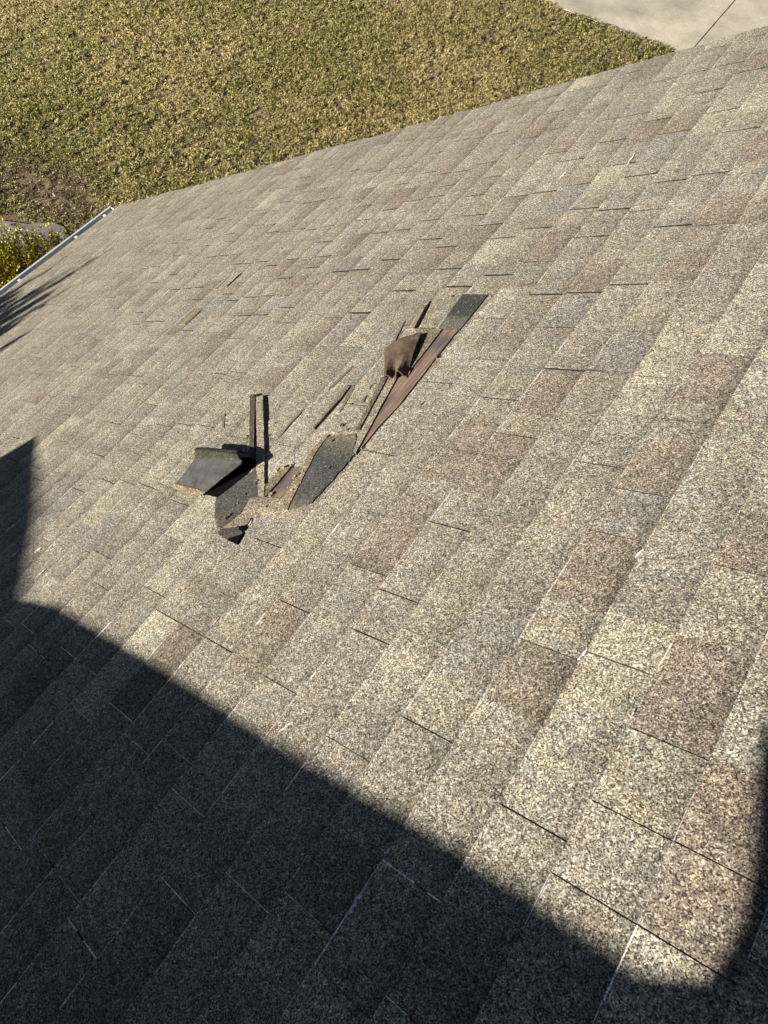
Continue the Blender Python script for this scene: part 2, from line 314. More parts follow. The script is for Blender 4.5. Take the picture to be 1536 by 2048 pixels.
def concrete_material(name, col, stain=0.34):
    m, n, l, b = newmat(name, 0.9, 0.15)
    co = n.new('ShaderNodeTexCoord').outputs['Object']
    t = tex(n, l, 'Noise', 1.1, co, Detail=6.0, Roughness=0.6)
    r = ramp(n, [(0.3, 1 - stain), (0.65, 1 + stain * 0.5)])
    l.new(t.outputs['Fac'], r.inputs[0])
    c = mix(n, l, 'MULTIPLY', 1.0, col, r.outputs[0])
    t3 = tex(n, l, 'Noise', 45.0, co, Detail=6.0)
    r3 = ramp(n, [(0.3, 0.85), (0.7, 1.12)])
    l.new(t3.outputs['Fac'], r3.inputs[0])
    c = mix(n, l, 'MULTIPLY', 1.0, c, r3.outputs[0])
    l.new(c, b.inputs['Base Color'])
    bp = n.new('ShaderNodeBump')
    bp.inputs['Strength'].default_value = 0.2
    bp.inputs['Distance'].default_value = 0.004
    l.new(t3.outputs['Fac'], bp.inputs['Height'])
    l.new(bp.outputs[0], b.inputs['Normal'])
    return m
M['concrete'] = concrete_material('driveway_concrete', (0.54, 0.485, 0.37))
M['stone'] = concrete_material('pad_concrete', (0.27, 0.25, 0.215), 0.5)

# ------------------------------------------------------------------ helpers
class MB:
    """collects faces (own vertices each) with a colour per face or per corner"""
    def __init__(s):
        s.v, s.f, s.c = [], [], []
    def face(s, pts, col=(1, 1, 1)):
        i = len(s.v)
        s.v += [tuple(p) for p in pts]
        s.f.append(tuple(range(i, i + len(pts))))
        if isinstance(col[0], (tuple, list)):
            s.c += [tuple(c) + (1,) for c in col]
        else:
            s.c += [tuple(col) + (1,)] * len(pts)
    def box(s, a, b, col=(1, 1, 1)):
        (x0, y0, z0), (x1, y1, z1) = a, b
        p = [(x0, y0, z0), (x1, y0, z0), (x1, y1, z0), (x0, y1, z0), (x0, y0, z1), (x1, y0, z1), (x1, y1, z1), (x0, y1, z1)]
        for q in ((3, 2, 1, 0), (4, 5, 6, 7), (0, 1, 5, 4), (1, 2, 6, 5), (2, 3, 7, 6), (3, 0, 4, 7)):
            s.face([p[i] for i in q], col)
    def tube(s, p0, p1, r0, r1, n=6, col=(1, 1, 1)):
        p0, p1 = Vector(p0), Vector(p1)
        d = (p1 - p0).normalized()
        u = d.orthogonal().normalized()
        w = d.cross(u)
        a = [p0 + (u * math.cos(6.2832 * i / n) + w * math.sin(6.2832 * i / n)) * r0 for i in range(n)]
        b = [p1 + (u * math.cos(6.2832 * i / n) + w * math.sin(6.2832 * i / n)) * r1 for i in range(n)]
        for i in range(n):
            j = (i + 1) % n
            s.face([a[i], a[j], b[j], b[i]], col)
    def build(s, name, mat, parent=None, weld=False):
        me = bpy.data.meshes.new(name)
        me.from_pydata(s.v, [], s.f)
        at = me.color_attributes.new('tone', 'FLOAT_COLOR', 'POINT')
        at.data.foreach_set('color', np.array(s.c, dtype=np.float32).ravel())
        me.materials.append(mat)
        if weld:
            bm = bmesh.new()
            bm.from_mesh(me)
            bmesh.ops.remove_doubles(bm, verts=bm.verts, dist=1e-5)
            bmesh.ops.recalc_face_normals(bm, faces=bm.faces)
            bm.to_mesh(me)
            bm.free()
        o = bpy.data.objects.new(name, me)
        C.objects.link(o)
        if parent:
            o.parent = parent
        return o

def fast_mesh(name, verts, faces_n, cols, mat, parent=None):
    """verts (N,3): consecutive groups of faces_n vertices are one face each"""
    me = bpy.data.meshes.new(name)
    n = len(verts)
    nf = n // faces_n
    me.vertices.add(n)
    me.vertices.foreach_set('co', np.ascontiguousarray(verts, dtype=np.float32).ravel())
    me.loops.add(n)
    me.loops.foreach_set('vertex_index', np.arange(n, dtype=np.int32))
    me.polygons.add(nf)
    me.polygons.foreach_set('loop_start', np.arange(0, n, faces_n, dtype=np.int32))
    me.polygons.foreach_set('loop_total', np.full(nf, faces_n, dtype=np.int32))
    at = me.color_attributes.new('tone', 'FLOAT_COLOR', 'POINT')
    at.data.foreach_set('color', np.ascontiguousarray(np.c_[cols, np.ones(n)], dtype=np.float32).ravel())
    me.materials.append(mat)
    me.update(calc_edges=True)
    me.validate()
    o = bpy.data.objects.new(name, me)
    C.objects.link(o)
    if parent:
        o.parent = parent
    return o

def tag(o, label=None, cat=None, group=None, kind=None):
    for k, v in (('label', label), ('category', cat), ('group', group), ('kind', kind)):
        if v:
            o[k] = v
    return o

def empty(name, loc, label, cat, group=None):
    o = bpy.data.objects.new(name, None)
    C.objects.link(o)
    o.location = loc
    return tag(o, label, cat, group)

CP, SP = math.cos(PITCH), math.sin(PITCH)
def W(d, e, h):
    """roof coordinates (downslope, along the eave, height over the slope) to the world"""
    return Vector((d * CP + h * SP, -e, Z0 - d * SP + h * CP))

# ------------------------------------------------------------------ ground, driveway, pad
g = MB()
g.face([(-90, -120, 0), (120, -120, 0), (120, 60, 0), (-90, 60, 0)])
tag(g.build('ground', M['ground']), kind='structure')

dr = MB()
for (x0, x1) in ((-6, 3.640), (3.661, 13)):
    for (y0, y1) in ((-18.4, -14.52), (-26, -18.414)):
        dr.box((x0, y0, -0.1), (x1, y1, 0.010))
d_o = dr.build('driveway', M['concrete'], weld=True)
bv = d_o.modifiers.new('bevel', 'BEVEL'); bv.width = 0.006; bv.segments = 2
tag(d_o, kind='structure')

sp_ = MB()
pts = [(8.9, -3.0), (9.2, -4.47), (9.42, -4.55), (9.62, -4.52), (9.9, -4.28), (10.35, -4.05), (10.6, -3.6), (10.5, -2.8)]
n_ = len(pts)
top = [(x, y, 0.05 + 0.006 * math.sin(3 * x)) for x, y in pts]
sp_.face(top[::-1])
for i in range(n_):
    j = (i + 1) % n_
    sp_.face([top[i], top[j], (pts[j][0], pts[j][1], -0.05), (pts[i][0], pts[i][1], -0.05)])
pad = sp_.build('path', M['stone'], weld=True)
tag(pad, kind='structure')

# ------------------------------------------------------------------ house and its roof
house = empty('house', (0, 0, 0), 'house with storm-damaged brown grey shingle roof, torn tabs and a white gutter', 'house')
ROOF_M = dict(location=(0, 0, Z0), rotation_euler=(0, PITCH, 0))
def on_roof(o):
    o.location = ROOF_M['location']
    o.rotation_euler = ROOF_M['rotation_euler']
    return o

EXP, C0, EAVE, RAKE, LEFT = 0.1272, 0.4438, 7.13, 3.41, -2.6
TH = 0.0032
BASE = [(0.296, 0.280, 0.230), (0.308, 0.294, 0.246), (0.283, 0.266, 0.219), (0.276, 0.263, 0.226), (0.298, 0.278, 0.225), (0.291, 0.274, 0.232)]
BROWN = [(0.250, 0.217, 0.177), (0.243, 0.213, 0.175), (0.253, 0.223, 0.180), (0.238, 0.208, 0.175)]
GREY = [(0.268, 0.259, 0.232), (0.258, 0.249, 0.224)]
CREAM = [(0.355, 0.338, 0.270), (0.340, 0.323, 0.262)]

def hump(d, e):
    return (0.0030 * math.sin(2.3 * d + 1.1 * e + 0.7) + 0.0022 * math.sin(3.1 * e - 1.4 * d) + 0.0011 * math.sin(7.3 * d + 5.0 * e)
            + 0.0008 * math.sin(11.0 * e - 6.0 * d + 1.0))

tones = {}
for k, e, c in TONE:
    tones.setdefault(k, []).append((e, c))

roof_mb = MB()
dust_mb = MB()
phase = 0.0
for k in range(-14, 53):
    butt = C0 + k * EXP
    if k == 52:
        butt = EAVE
    up = C0 + (k - 1) * EXP
    meas = sorted(SLIT.get(k, []))
    if meas:
        a = np.array(meas) / 0.3048 * 2 * np.pi
        phase = float(np.angle(np.mean(np.exp(1j * a)))) / (2 * np.pi) * 0.3048
    else:
        phase = (phase + 0.1524 + random.uniform(-0.03, 0.03)) % 0.3048
    grid = [phase + 0.3048 * i for i in range(int(LEFT / 0.3048) - 2, int(RAKE / 0.3048) + 2)]
    cuts = [(x, 1) for x in meas]
    for x in grid:
        if all(abs(x - y) > 0.14 for y in meas):
            cuts.append((x + random.uniform(-0.006, 0.006), 0))
    cuts = sorted(c for c in cuts if LEFT + 0.05 < c[0] < RAKE - 0.05)
    rake_e = RAKE + random.uniform(-0.009, 0.010)
    edges = [LEFT] + [c[0] for c in cuts] + [rake_e]
    wid = [0.0]
    for c in cuts:
        far = min(1.0, max(0.0, (k - 2) / 30))
        if c[1]:
            w = (random.uniform(0.0016, 0.0032) + 0.0048 * min(1, max(0, c[0] - 0.5) / 1.2)) if c[0] > 0.16 else random.uniform(0.002, 0.0034)
        else:
            w = random.choice([0.0004, 0.0010, 0.0016, 0.0024, 0.003])
        wid.append(w)
    wid.append(0.0)
    dj = [random.uniform(-0.0022, 0.0022) for _ in edges]      # uneven butt line
    # floor in the slits: dusty in the near courses, near-black further down
    nf = 90
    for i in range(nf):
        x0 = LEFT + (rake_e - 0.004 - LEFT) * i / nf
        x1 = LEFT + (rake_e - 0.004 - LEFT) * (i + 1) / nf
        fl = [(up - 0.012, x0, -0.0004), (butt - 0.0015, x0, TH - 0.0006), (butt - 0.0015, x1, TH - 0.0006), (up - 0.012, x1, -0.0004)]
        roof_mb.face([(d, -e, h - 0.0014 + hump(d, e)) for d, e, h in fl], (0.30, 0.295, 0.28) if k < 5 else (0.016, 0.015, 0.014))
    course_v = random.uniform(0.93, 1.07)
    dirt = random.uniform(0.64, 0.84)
    for i in range(len(edges) - 1):
        e0, e1 = edges[i] + wid[i] / 2, edges[i + 1] - wid[i + 1] / 2
        col = random.choice(BASE)
        v = random.uniform(0.90, 1.09) * course_v
        r = random.random()
        if r < 0.045:
            col = random.choice(BROWN)
        elif r < 0.08:
            col = random.choice(GREY)
        elif r < 0.11:
            col = random.choice(CREAM)
        col = tuple(x * v for x in col)
        # printed blends: a tab is up to three tinted patches
        subs = [(e0, e1, col)]
        if random.random() < 0.55 and e1 - e0 > 0.2:
            m_ = e0 + (e1 - e0) * random.uniform(0.3, 0.7)
            q = random.uniform(0.88, 1.10)
            base2 = random.choice(BASE)
            subs = [(e0, m_, col), (m_, e1, tuple(x * q for x in base2))]
        for te, tc in tones.get(k, []):
            if e0 - 0.01 <= te <= e1 + 0.01:
                cc = random.choice({1: BROWN, 2: GREY, 3: CREAM}[tc])
                a_, b_ = max(e0, te - 0.095), min(e1, te + 0.095)
                if a_ - e0 < 0.05: a_ = e0
                if e1 - b_ < 0.05: b_ = e1
                nb = random.choice(BASE)
                subs = [(e0, a_, col if random.random() < .5 else nb)] * (a_ > e0) + [(a_, b_, cc)] + [(b_, e1, nb)] * (b_ < e1)
        calm = 1.35 < butt < 2.5 and 0.3 < e1 < 1.9
        lift = random.uniform(-0.0004, 0.0006) - (0.0008 if i and cuts[i - 1][1] else 0)
        lift2 = random.uniform(-0.0002, 0.0007) + ((0.0002 + 0.0020 * min(1, max(0, edges[i + 1] - 0.5) / 1.2)) if i < len(cuts) and cuts[i][1] else 0)
        if calm:
            lift = lift2 = 0.0
        for (a_, b_, cc) in subs:
            n = max(1, int((b_ - a_) / 0.06))
            for s in range(n):
                x0, x1 = a_ + (b_ - a_) * s / n, a_ + (b_ - a_) * (s + 1) / n
                def P(e, u):
                    t = (e - edges[i]) / max(1e-6, edges[i + 1] - edges[i])
                    bd = butt + dj[i] * (1 - t) + dj[i + 1] * t + 0.0007 * math.sin(41 * e + k)
                    d = (up - 0.012) * (1 - u) + bd * u
                    h = TH * (1 - u) + 2 * TH * u + (lift * (1 - t) + lift2 * t) * min(1.0, 0.35 + 0.65 * u) + hump(d, e)
                    return (d, -e, h)
                p00, p01, p11, p10 = P(x0, 0), P(x1, 0), P(x1, 1), P(x0, 1)
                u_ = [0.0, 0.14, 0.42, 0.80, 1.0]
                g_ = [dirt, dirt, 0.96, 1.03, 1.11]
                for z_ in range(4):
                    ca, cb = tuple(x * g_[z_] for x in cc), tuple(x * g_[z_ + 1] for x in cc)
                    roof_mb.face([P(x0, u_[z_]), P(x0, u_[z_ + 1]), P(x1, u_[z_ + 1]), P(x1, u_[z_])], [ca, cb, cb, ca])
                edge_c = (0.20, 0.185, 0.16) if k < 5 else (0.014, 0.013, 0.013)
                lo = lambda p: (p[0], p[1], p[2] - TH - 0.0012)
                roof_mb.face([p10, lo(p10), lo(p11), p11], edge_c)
                if s == 0 and a_ == e0 and i and cuts[i - 1][1] and k >= 4 and e0 > 0.3:
                    # near-black strip beside the cut, wider further along the eave
                    wl_ = 0.0002 + 0.0028 * min(1, max(0, e0 - 0.4) / 1.2)
                    up_ = lambda p: (p[0], p[1], p[2] + 0.0004)
                    roof_mb.face([up_(P(x0, .08)), up_(P(x0, .99)), up_(P(x0 + wl_, .99)), up_(P(x0 + wl_ * 0.6, .08))], (0.03, 0.027, 0.025))
                if s == 0 and a_ == e0 and i and e0 < 0.16 and k < 20 and wid[i] > 0.001:
                    # cut filled with pale dust, painted brighter because it lies in shadow
                    dn = lambda p: (p[0], p[1], p[2] - 0.0004)
                    hw = random.uniform(0.0004, 0.0012)
                    us_ = [0.08, 0.3, 0.5, 0.7, 0.85, 1.0]
                    for z_ in range(5):
                        if random.random() < 0.85:
                            ha, hb = hw * random.uniform(0.6, 1.5), hw * random.uniform(0.6, 1.5)
                            up2 = lambda p: (p[0], p[1], p[2] + 0.0005)
                            xm = x0 - wid[i] / 2
                            dust_mb.face([up2(P(xm - ha, us_[z_])), up2(P(xm - hb, us_[z_ + 1])), up2(P(xm + hb, us_[z_ + 1])), up2(P(xm + ha, us_[z_]))], (0.92, 0.91, 0.90))
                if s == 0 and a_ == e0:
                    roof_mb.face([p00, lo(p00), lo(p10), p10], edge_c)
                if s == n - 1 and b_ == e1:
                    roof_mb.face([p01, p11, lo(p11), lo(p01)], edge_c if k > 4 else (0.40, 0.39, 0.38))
                # worn pale rim along the lower edge
                wr = random.choice([0.0010, 0.0014, 0.0020, 0.0030]) * (1.0 + 0.07 * max(0, k))
                q0 = (p10[0] + 0.0004, p10[1], p10[2] + 0.0004)
                q1 = (p11[0] + 0.0004, p11[1], p11[2] + 0.0004)
                vv = random.uniform(1.0, 1.75)
                shaded_dust = x0 < 0.9 and butt < 3.0 and random.random() < (0.42 if x0 < 0.35 else 0.12)
                if shaded_dust:
                    wr *= random.uniform(0.5, 1.1)
                    dust_mb.face([(q0[0] - wr, q0[1], q0[2] + 0.0004), (q0[0], q0[1], q0[2] + 0.0004), (q1[0], q1[1], q1[2] + 0.0004), (q1[0] - wr * random.uniform(.5, 1.3), q1[1], q1[2] + 0.0004)], (0.85, 0.84, 0.82) if x0 < 0.1 else (0.48, 0.465, 0.43))  # dust painted paler within the cast shadow than in the sun
                else:
                    roof_mb.face([(q0[0] - wr, q0[1], q0[2]), q0, q1, (q1[0] - wr, q1[1], q1[2])], (0.31 * vv, 0.29 * vv, 0.255 * vv))
roof = on_roof(roof_mb.build('roof', M['granule'], house))
dust_mb.build('joint_dust', M['dust'], roof)

# the roof deck below, soffit side
dk = MB()
dk.box((-2.2, -RAKE + 0.02, -0.10), (EAVE - 0.01, -LEFT, -0.006), (0.05, 0.045, 0.04))
on_roof(dk.build('roof_deck', M['siding'], house))

# ------------------------------------------------------------------ the torn places
def slab(name, key, mat, h_top, col, h_bot=0.001, hfun=None, jag=0.0, coljit=0.0, label=None):
    """a traced piece lying on the slope: polygon with real thickness, edges slightly ragged"""
    poly = SH[key]
    pts = []
    for i in range(len(poly)):
        a, b = poly[i], poly[(i + 1) % len(poly)]
        L = math.hypot(b[0] - a[0], b[1] - a[1])
        n = max(1, int(L / 0.012))
        for s in range(n):
            t = s / n
            j = jag if s else 0
            pts.append((a[0] + (b[0] - a[0]) * t + random.uniform(-j, j), a[1] + (b[1] - a[1]) * t + random.uniform(-j, j)))
    area = sum(pts[i][0] * pts[(i + 1) % len(pts)][1] - pts[(i + 1) % len(pts)][0] * pts[i][1] for i in range(len(pts)))
    if area > 0:
        pts = pts[::-1]            # (d,-e) counter-clockwise seen from above
    hh = lambda d, e: (hfun(d, e) if hfun else h_top) + hump(d, e)
    me = bpy.data.meshes.new(name)
    bm = bmesh.new()
    top = [bm.verts.new((d, -e, hh(d, e))) for d, e in pts]
    bot = [bm.verts.new((d, -e, h_bot + hump(d, e))) for d, e in pts]
    f = bm.faces.new(top)
    n = len(pts)
    for i in range(n):
        j = (i + 1) % n
        bm.faces.new((top[j], top[i], bot[i], bot[j]))
    bmesh.ops.recalc_face_normals(bm, faces=bm.faces)
    bmesh.ops.triangulate(bm, faces=[f])
    lay = bm.verts.layers.float_color.new('tone')
    for v in bm.verts:
        c = col(v.co.x, -v.co.y) if callable(col) else col
        q = random.uniform(1 - coljit, 1 + coljit)
        v[lay] = (c[0] * q, c[1] * q, c[2] * q, 1)
    bm.to_mesh(me)
    bm.free()
    me.materials.append(mat)
    o = bpy.data.objects.new(name, me)
    C.objects.link(o)
    o.parent = roof
    if label:
        o['label'] = label
    return o

GR = (0.29, 0.258, 0.203)
WORN = (0.19, 0.165, 0.12)
DARK = (0.074, 0.076, 0.075)
slab('bare_asphalt_patch', 'darkA', M['asphalt'], 0.0078, jag=0.001, col=lambda d, e: (0.05, 0.05, 0.05) if e > 1.5 else (0.12, 0.112, 0.09), label='dark tab-shaped patch where the granules are gone')
slab('exposed_decking', 'wood', M['wood'], 0.0082, (1, 1, 1), jag=0.0012, label='long brown strip of bare decking')
slab('lifted_shingle', 'R1', M['granule'], 0.0125, WORN, coljit=0.1)
slab('shingle_strip', 'R2', M['granule'], 0.0125, GR, jag=0.0008)
slab('shingle_strip', 'R3', M['granule'], 0.0165, (0.15, 0.13, 0.10), jag=0.0008)
slab('lifted_shingle', 'R4', M['granule'], 0.0165, GR, hfun=lambda d, e: 0.0165 if e < 1.56 else 0.0125, jag=0.0008)
slab('shingle_strip', 'L1', M['granule'], 0.0200, (0.095, 0.08, 0.065), jag=0.0006)
slab('shingle_strip', 'L2', M['granule'], 0.0140, GR, hfun=lambda d, e: 0.0105 + 0.0075 * max(0.0, min(1.0, (e - 0.66) / 0.35)), jag=0.0012)
slab('bare_asphalt_patch', 'P1', M['asphalt'], 0.0082, lambda d, e: (0.12, 0.10, 0.07) if e < 0.545 and d > 1.75 else DARK, jag=0.0015)
slab('bare_asphalt_patch', 'P1b', M['asphalt'], 0.0092, (0.075, 0.075, 0.066))
slab('shade_patch', 'H1', M['near_black'], 0.0098, (1, 1, 1))  # black sheets painted for the shade under a lifted tab
slab('shade_patch', 'H2', M['near_black'], 0.0098, (1, 1, 1))
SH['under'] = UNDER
slab('shade_patch', 'under', M['near_black'], 0.0106, (1, 1, 1), label='black shade painted under the curled flap')  # black sheet painted for the shade beneath the flap
slab('torn_shingle', 'tongue', M['granule'], 0.0100, GR, jag=0.0025)
slab('exposed_decking', 'W', M['wood'], 0.0080, (1, 1, 1), jag=0.0015, label='small brown window of bare decking')
slab('shingle_strip', 'Wsl', M['granule'], 0.0135, (0.17, 0.148, 0.108), jag=0.0012)
def p2col(d, e):
    edge = min(1.0, max(0.0, (e - 0.64) / 0.05), max(0.0, (0.94 - e) / 0.07))
    return tuple(0.17 * (1 - edge) * k + 0.074 * edge for k in (1.0, 0.86, 0.6))
slab('bare_asphalt_patch', 'P2', M['asphalt'], 0.0080, p2col, jag=0.003, label='wide dark patch of bare asphalt right of the small decking window')
slab('torn_shingle', 'P2rim', M['granule'], 0.0105, (0.24, 0.205, 0.15), jag=0.0022)
slab('lifted_shingle', 'S1', M['granule'], 0.0175, (0.19, 0.17, 0.135), hfun=lambda d, e: 0.0135 if e < 1.07 else 0.0095, jag=0.0008)
for key in ('sm1', 'sm2', 'sm3', 'sm4', 'sm5', 'sm6', 'sm7', 'sm8'):
    slab('scuff_mark', key, M['smear'], 0.0074, (1, 1, 1), jag=0.002)
for i_, poly_ in enumerate(STREAK):
    SH['streak'] = poly_
    slab('lichen_streak', 'streak', M['dust'], 0.0074, (0.66, 0.65, 0.63), jag=0.0016)
slab('lifted_shingle', 'tan', M['granule'], 0.0105, (0.245, 0.205, 0.145))
slab('scuff_mark', 'tl1', M['smear'], 0.0112, (1, 1, 1), jag=0.001)
slab('scuff_mark', 'tl2', M['smear'], 0.0080, (1, 1, 1), jag=0.001)
slab('shingle_strip', 'tl3', M['near_black'], 0.0080, (1, 1, 1), jag=0.001)
slab('scuff_mark', 'tl4', M['smear'], 0.0076, (1, 1, 1), jag=0.001)

from mathutils import noise as mnoise
def sheet(name, rows, mat, thick, sub=2, noise=0.0022, col=None, rag=0.003):
    """a bent sheet through rows of control points (d, e, h), refined, crumpled a little, with thickness and ragged rim"""
    A = np.array(rows, dtype=float)
    def refine(A, ax, m):
        n = A.shape[ax]
        t = np.linspace(0, n - 1, (n - 1) * m + 1)
        i = np.minimum(t.astype(int), n - 2)
        f = (t - i).reshape([-1 if k == ax else 1 for k in range(3)])
        return np.take(A, i, ax) * (1 - f) + np.take(A, i + 1, ax) * f
    A = refine(refine(A, 0, 5), 1, 6)
    R_, N_ = A.shape[:2]
    vs, fs = [], []
    for a in range(R_):
        for b in range(N_):
            d, e, h = A[a, b]
            q = mnoise.noise(Vector((d * 38, e * 38, 3.1))) + 0.5 * mnoise.noise(Vector((d * 90, e * 90, 8.7)))
            h2 = max(h * 0.6, h + noise * q)
            if b in (0, N_ - 1) or a in (0, R_ - 1):
                d += rag * 0.5 * mnoise.noise(Vector((d * 160, e * 160, 1.3)))
                e += rag * 0.5 * mnoise.noise(Vector((d * 160, e * 160, 5.3)))
            vs.append((d, -e, h2))
    for i in range(R_ - 1):
        for j in range(N_ - 1):
            a = i * N_ + j
            fs.append((a, a + 1, a + N_ + 1, a + N_))
    me = bpy.data.meshes.new(name)
    me.from_pydata(vs, [], fs)
    me.materials.append(mat)
    at = me.color_attributes.new('tone', 'FLOAT_COLOR', 'POINT')
    at.data.foreach_set('color', np.tile(np.array(list(col or (1, 1, 1)) + [1], dtype=np.float32), len(vs)))
    for p in me.polygons:
        p.use_smooth = True
    o = bpy.data.objects.new(name, me)
    C.objects.link(o)
    o.parent = roof
    sd = o.modifiers.new('thickness', 'SOLIDIFY')
    sd.thickness = thick
    sd.offset = 0
    return o

def lerp(a, b, t):
    return tuple(x + (y - x) * t for x, y in zip(a, b))

def span(a, b, n, bow=0.0):
    out = []
    for i in range(n):
        t = i / (n - 1)
        p = lerp(a, b, t)
        out.append((p[0], p[1], p[2] + bow * math.sin(math.pi * t)))
    return out

# grey flap: free tan edge on the roof, rises to a crest, turns over, comes down to its hinge
rows = [span((2.120, 0.594, 0.009), (1.946, 0.596, 0.009), 5),
        span((2.117, 0.602, 0.014), (1.938, 0.606, 0.014), 5),
        span((2.096, 0.650, 0.032), (1.880, 0.660, 0.036), 5, 0.003),
        span((2.076, 0.690, 0.049), (1.826, 0.714, 0.053), 5, 0.002),
        span((2.078, 0.698, 0.053), (1.826, 0.722, 0.057), 5, 0.002),
        span((2.112, 0.724, 0.060), (1.872, 0.742, 0.060), 5),
        span((2.110, 0.745, 0.050), (1.900, 0.765, 0.050), 5),
        span((2.080, 0.770, 0.018), (1.900, 0.785, 0.018), 5)]
flap = sheet('curled_flap', rows[:5], M['flap_grey'], 0.003)
flap['label'] = 'grey curled shingle flap standing up with its underside to the sun'
flap_b = sheet('flap_crest', rows[4:], M['asphalt'], 0.003, col=(0.07, 0.068, 0.052))
flap_b.parent = flap
edge = sheet('flap_edge', [span((2.124, 0.588, 0.0085), (1.948, 0.590, 0.0085), 5), span((2.118, 0.604, 0.0170), (1.938, 0.608, 0.0170), 5)], M['granule'], 0.003, col=(0.24, 0.195, 0.13))
edge.parent = flap

# brown flap: folded tab, underside up, lower end rippled
def f2(u, w):
    top = lerp((1.716, 1.318, 0.020), (1.604, 1.396, 0.024), u)
    bot = lerp((1.606, 1.180, 0.012), (1.527, 1.198, 0.015), u)
    p = lerp(top, bot, w)
    left_out = 0.055 * math.sin(math.pi * w) * (1 - u) * 0.35
    rip = (w ** 2.2) * 0.017 * math.sin(u * 3.1416 * 3.2 + 0.4)
    bulge = 0.012 * math.sin(math.pi * u) * (1 - w * 0.4)
    right = 0.006 * max(0, u - 0.7) / 0.3 * math.sin(math.pi * (0.25 + 0.6 * (1 - w)))
    return (p[0] + left_out * 0.2, p[1] + left_out * 0.3, max(0.008, p[2] + rip + bulge + right))
rows = [[f2(j / 12, i / 8) for j in range(13)] for i in range(9)]
fl2 = sheet('folded_tab', rows, M['flap_brown'], 0.003, 1)
fl2['label'] = 'brown folded shingle tab with rippled lower end'

# loose bits and nail heads in the torn places (each a small part of the roof)
for i_ in range(46):
    cx = random.choice([(1.72, 0.60), (1.66, 0.72), (1.56, 0.80), (1.52, 1.10), (1.62, 1.30), (1.95, 0.9), (1.6, 1.0)])
    d0, e0 = cx[0] + random.gauss(0, 0.06), cx[1] + random.gauss(0, 0.06)
    sz = random.uniform(0.002, 0.006) if i_ % 6 else random.uniform(0.007, 0.012)
    n_ = random.randint(5, 7)
    ph = random.random() * 6.28
    SH['bit'] = [(d0 + sz * random.uniform(.6, 1.1) * math.cos(ph + 6.2832 * q / n_), e0 + sz * random.uniform(.6, 1.1) * math.sin(ph + 6.2832 * q / n_)) for q in range(n_)]
    k_ = random.random()
    slab('shingle_crumb', 'bit', M['granule'] if k_ < 0.7 else M['asphalt'], 0.0098 + sz * 0.5, (0.34, 0.30, 0.22) if k_ < 0.5 else (0.12, 0.11, 0.09), h_bot=0.004)
for d0, e0 in ((1.755, 0.545), (1.605, 0.90), (1.62, 0.755), (1.48, 1.30), (1.64, 1.62)):
    nb_ = MB()
    for q in range(10):
        a0, a1 = 0.62832 * q, 0.62832 * (q + 1)
        p0 = (d0 + 0.0045 * math.cos(a0), -e0 + 0.0045 * math.sin(a0))
        p1 = (d0 + 0.0045 * math.cos(a1), -e0 + 0.0045 * math.sin(a1))
        nb_.face([(d0, -e0, 0.0132), (*p0, 0.0124), (*p1, 0.0124)])
        nb_.face([(*p0, 0.0124), (*p0, 0.006), (*p1, 0.006), (*p1, 0.0124)])
    nb_.build('nail_head', M['nail'], roof, weld=True)

# ------------------------------------------------------------------ gutter with brackets
XE = EAVE * CP
ZEV = Z0 - EAVE * SP
gt = MB()
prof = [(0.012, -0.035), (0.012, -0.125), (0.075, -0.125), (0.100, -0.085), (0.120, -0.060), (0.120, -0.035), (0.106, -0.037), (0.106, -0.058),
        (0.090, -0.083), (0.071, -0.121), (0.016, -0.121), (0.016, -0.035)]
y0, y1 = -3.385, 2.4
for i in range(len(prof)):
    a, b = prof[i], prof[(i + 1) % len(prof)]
    gt.face([(XE + a[0], y0, ZEV + a[1]), (XE + b[0], y0, ZEV + b[1]), (XE + b[0], y1, ZEV + b[1]), (XE + a[0], y1, ZEV + a[1])], (0.78, 0.80, 0.82) if i < 6 else (0.16, 0.17, 0.19) if i < 9 else (0.85, 0.87, 0.9))  # inner side of the front wall darkened to stand for its own shade
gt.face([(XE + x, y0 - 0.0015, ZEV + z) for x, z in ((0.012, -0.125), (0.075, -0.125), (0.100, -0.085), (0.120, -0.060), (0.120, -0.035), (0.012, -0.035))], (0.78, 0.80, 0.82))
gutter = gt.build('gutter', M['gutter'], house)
for y in (-2.199, -2.899, -3.273, -1.5, -0.8):
    br = MB()
    br.box((XE + 0.016, y - 0.013, ZEV - 0.050), (XE + 0.110, y + 0.013, ZEV - 0.046))
    br.box((XE + 0.016, y - 0.013, ZEV - 0.046), (XE + 0.020, y + 0.013, ZEV - 0.030))
    br.tube((XE + 0.055, y, ZEV - 0.046), (XE + 0.055, y, ZEV - 0.038), 0.008, 0.006, 8)
    br.build('gutter_bracket', M['bracket'], gutter)

# walls under the roof, fascia
wl = MB()
wl.box((-3.0, -3.05, 0.0), (5.35, 3.0, 2.9))
wl.build('wall', M['brick'], house)
fa = MB()
fa.box((XE - 0.03, -3.36, ZEV - 0.17), (XE + 0.010, 2.4, ZEV - 0.030))
fa.build('fascia', M['aluminium'], house)
rk = MB()
rk.box((-2.0, -RAKE + 0.012, -0.20), (EAVE - 0.03, -RAKE + 0.04, -0.008))
on_roof(rk.build('rake_board', M['aluminium'], house))

